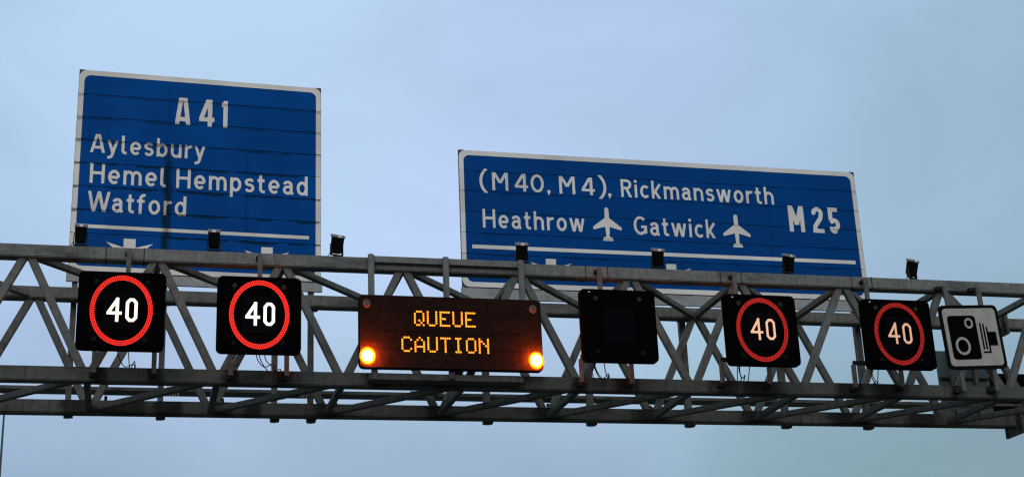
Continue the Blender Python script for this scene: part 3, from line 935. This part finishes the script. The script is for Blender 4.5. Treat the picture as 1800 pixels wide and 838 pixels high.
# ------------------------------------------------------------------ speed camera sign
KX, KY, KZ, KS = 14.757, -.20, 8.595, 1.205
ks = thing('speed_camera_sign', (KX, KY, KZ), 'square grey sign with black border and black speed camera symbol', 'road sign')
off = Vector((KX, KY, KZ))
ks.rotation_euler = (0, R(-2.6), 0)      # hangs slightly askew
part('plate', MB().prism(rrect(0, 0, KS, KS, .10), 0, .03), BLACK_SOFT, ks, .004)
part('face', MB().sheet(rrect(0, 0, KS - .125, KS - .125, .075), -.003), PLATE, ks)
def uv(u, v): return ((u - .5) * KS, (.5 - v) * KS)
sy = MB()
sy.sheet(rrect((.3525 - .5) * KS, (.5 - .508) * KS, .475 * KS, .684 * KS, .055 * KS), -.006)
for u0, v0, v1 in ((.655, .285, .70), (.705, .30, .70), (.755, .345, .755)):
    a, b = uv(u0 - .014, v1), uv(u0 + .014, v0); sy.sheet([a, (b[0], a[1]), b, (a[0], b[1])], -.006)
for u0, u1, v0, v1 in ((.635, .7405, .728, .755), (.7695, .90, .425, .64)):
    a, b = uv(u0, v1), uv(u1, v0); sy.sheet([a, (b[0], a[1]), b, (a[0], b[1])], -.006)
cs = part('camera_symbol', sy, plain('sign_black', (.003, .003, .0035), .7, .0), ks)
ln = MB()
c = uv(.4655, .287); ln.ring(ell(*c, .0725 * KS, .083 * KS, 40), ell(*c, .043 * KS, .050 * KS, 40), -.009)
c = uv(.306, .64); ln.ring(ell(*c, .125 * KS, .140 * KS, 48), ell(*c, .086 * KS, .100 * KS, 48), -.009)
part('lens_rings', ln, PLATE, cs)
for bx, z0, z1, sz in ((14.406, 8.9, 9.60, 9.56), (15.085, 8.9, 9.58, 9.53), (14.42, 7.60, 8.3, 7.63), (15.10, 7.585, 8.3, 7.615)):
    hg = part('hanger', MB().box(bx - .042 - KX, bx + .042 - KX, -.165 - KY, -.11 - KY, z0 - KZ, z1 - KZ), ST_BAR, ks, .008)
    part('standoff', MB().box(bx - .15 - KX, bx - .02 - KX, -.109 - KY, -.002 - KY, sz - .03 - KZ, sz + .03 - KZ), ST_DARK, hg)

# ------------------------------------------------------------------ floodlights standing on the front top chord
def make_flood():
    f = thing('floodlight', (0, 0, 0), '', 'floodlight', 'black floodlights standing on the gantry')
    t = R(20)
    def tl(v):                             # lean the head back towards the viewer
        x, yy, z = v
        return (x, yy * math.cos(t) - z * math.sin(t), .235 + yy * math.sin(t) + z * math.cos(t))
    mb = MB()
    mb.add([tl(v) for v in ((-.085, -.09, -.12), (.085, -.09, -.12), (.085, .03, -.15), (-.085, .03, -.15),
                            (-.098, -.075, .14), (.098, -.075, .14), (.10, .05, .16), (-.10, .05, .16))],
           [(3, 2, 1, 0), (4, 5, 6, 7), (0, 1, 5, 4), (1, 2, 6, 5), (2, 3, 7, 6), (3, 0, 4, 7)])
    hs = part('housing', mb, BLACK_SOFT, f, .012, 2)
    rim = MB().add([tl(v) for v in ((-.105, -.082, .125), (.105, -.082, .125), (.105, .075, .135), (-.105, .075, .135),
                                    (-.105, -.078, .168), (.105, -.078, .168), (.105, .075, .18), (-.105, .075, .18))],
                   [(3, 2, 1, 0), (4, 5, 6, 7), (0, 1, 5, 4), (1, 2, 6, 5), (2, 3, 7, 6), (3, 0, 4, 7)])
    part('visor', rim, LIPGREY, f, .006)
    cl = MB().add([tl(v) for v in ((-.028, -.092, .130), (.028, -.092, .130), (.028, -.0835, .130), (-.028, -.0835, .130),
                                   (-.028, -.09, .17), (.028, -.09, .17), (.028, -.08, .17), (-.028, -.08, .17))],
                  [(3, 2, 1, 0), (4, 5, 6, 7), (0, 1, 5, 4), (1, 2, 6, 5), (2, 3, 7, 6), (3, 0, 4, 7)])
    part('sky_glint', cl, plain('skylight_glint', (.8, .82, .85), .3, .5), f)  # painted highlight: sky reflection on the lip, shaped as a white piece
    gl = MB().add([tl(v) for v in ((-.08, .0515, -.10), (.08, .0515, -.10), (.09, .0615, .125), (-.09, .0615, .125))], [(3, 2, 1, 0)])
    part('lens', gl, plain('lamp_glass', (.1, .1, .11), .1, .5), f)
    yk = MB()
    for s in (-1, 1):
        yk.box(s * .104 - .008, s * .104 + .008, -.03, .03, .06, .25)
    yk.box(-.112, .112, -.03, .03, .048, .0595)
    part('yoke', yk, ST_DARK, f, .003)
    part('cable', MB().tube([(-.10, .0, .12), (-.135, .02, .06), (-.15, .04, .02), (-.16, .07, .004)], .006, 6), RUBBER, f)
    part('stem', MB().box(-.048, .048, -.045, .045, .0, .0475), BLACK_SOFT, f, .004)
    return f


FL = [(-.962, 3, 'floodlight on the gantry at the bottom left corner of the Aylesbury sign'),
      (1.165, -4, 'floodlight in front of the dividing line of the Aylesbury sign'),
      (3.20, 17, 'floodlight twisted against the open sky between the two blue signs'),
      (6.42, -2, 'brownish black floodlight before the left end of the M 25 sign'),
      (8.91, 2, 'floodlight in front of the middle of the M 25 sign, above the blank signal'),
      (11.41, 14, 'floodlight under the route number M 25 near the right end of the dividing line'),
      (13.885, 24, 'floodlight alone against the sky, right of the M 25 sign near the speed camera sign')]
proto = make_flood()
for i, (x, rz, lab) in enumerate(FL):
    if i == 0: o = proto
    else:
        o = proto.copy(); col.objects.link(o)
        for ch in proto.children:
            c = ch.copy(); col.objects.link(c); c.parent = o
    o.location = (x, .12, ZTT)
    o.rotation_euler = (0, 0, R(rz))
    o['label'] = lab

# ------------------------------------------------------------------ things fixed behind the truss at the right
bp = thing('rear_facing_panel', (16.28, D + .62, 7.5), 'blue grey panel with ribs seen from behind, below the speed camera sign', 'sign panel')
off = Vector((16.28, D + .62, 7.5))
mb = MB()
for z, zz in ((7.73, 8.01), (8.02, 8.59), (8.60, 9.19)):
    mb.box(15.73 - 16.28, 16.85 - 16.28, 0, .05, z - 7.5, zz - 7.5)
part('board', mb, PANELBACK, bp)
for x in (15.98, 16.50):
    part('rib', MB().box(x - .035 - 16.28, x + .035 - 16.28, -.13, -.002, .175, 1.66), ST_REAR, bp)
part('rail', MB().box(-.53, .53, -.05, -.002, 1.08, 1.13), ST_DARK, bp)
for a, b in ((-.335, -.265), (.185, .255)): part('clamp', MB().box(a, b, W - .618, -.131, .177, .235), ST_LOW, bp)
rb = thing('rear_signal', (17.75, D + .62, 8.28), 'dark rounded signal box seen from behind at the right edge below the flange joint', 'lane signal')
mb = MB().prism(rrect(0, 0, 1.72, .94, .1), 0, .14)
part('housing', mb, BLACK_SOFT, rb, .012)
for a in (-.3, .2): part('bracket', MB().box(a, a + .1, W - .618, -.002, -.58, -.50), ST_DARK, rb)
part('bracket_rail', MB().box(-.6, .6, .0, .10, -.60, -.472), ST_DARK, rb)

# ------------------------------------------------------------------ thin mast far behind at the left edge
mast = thing('mast', (-4.36, 30, 0), 'thin dark mast rising below the gantry at the left edge', 'mast')
part('pole', MB().tube([(0, 0, 0), (0, 0, 5), (0, 0, 10), (0, 0, 14.6)], .085, 12, .030), plain('mast_steel', (.03, .05, .065), .5, .3), mast, smooth=True)
part('base_plate', MB().box(-.22, .22, -.22, .22, 0, .04), ST_DARK, mast)
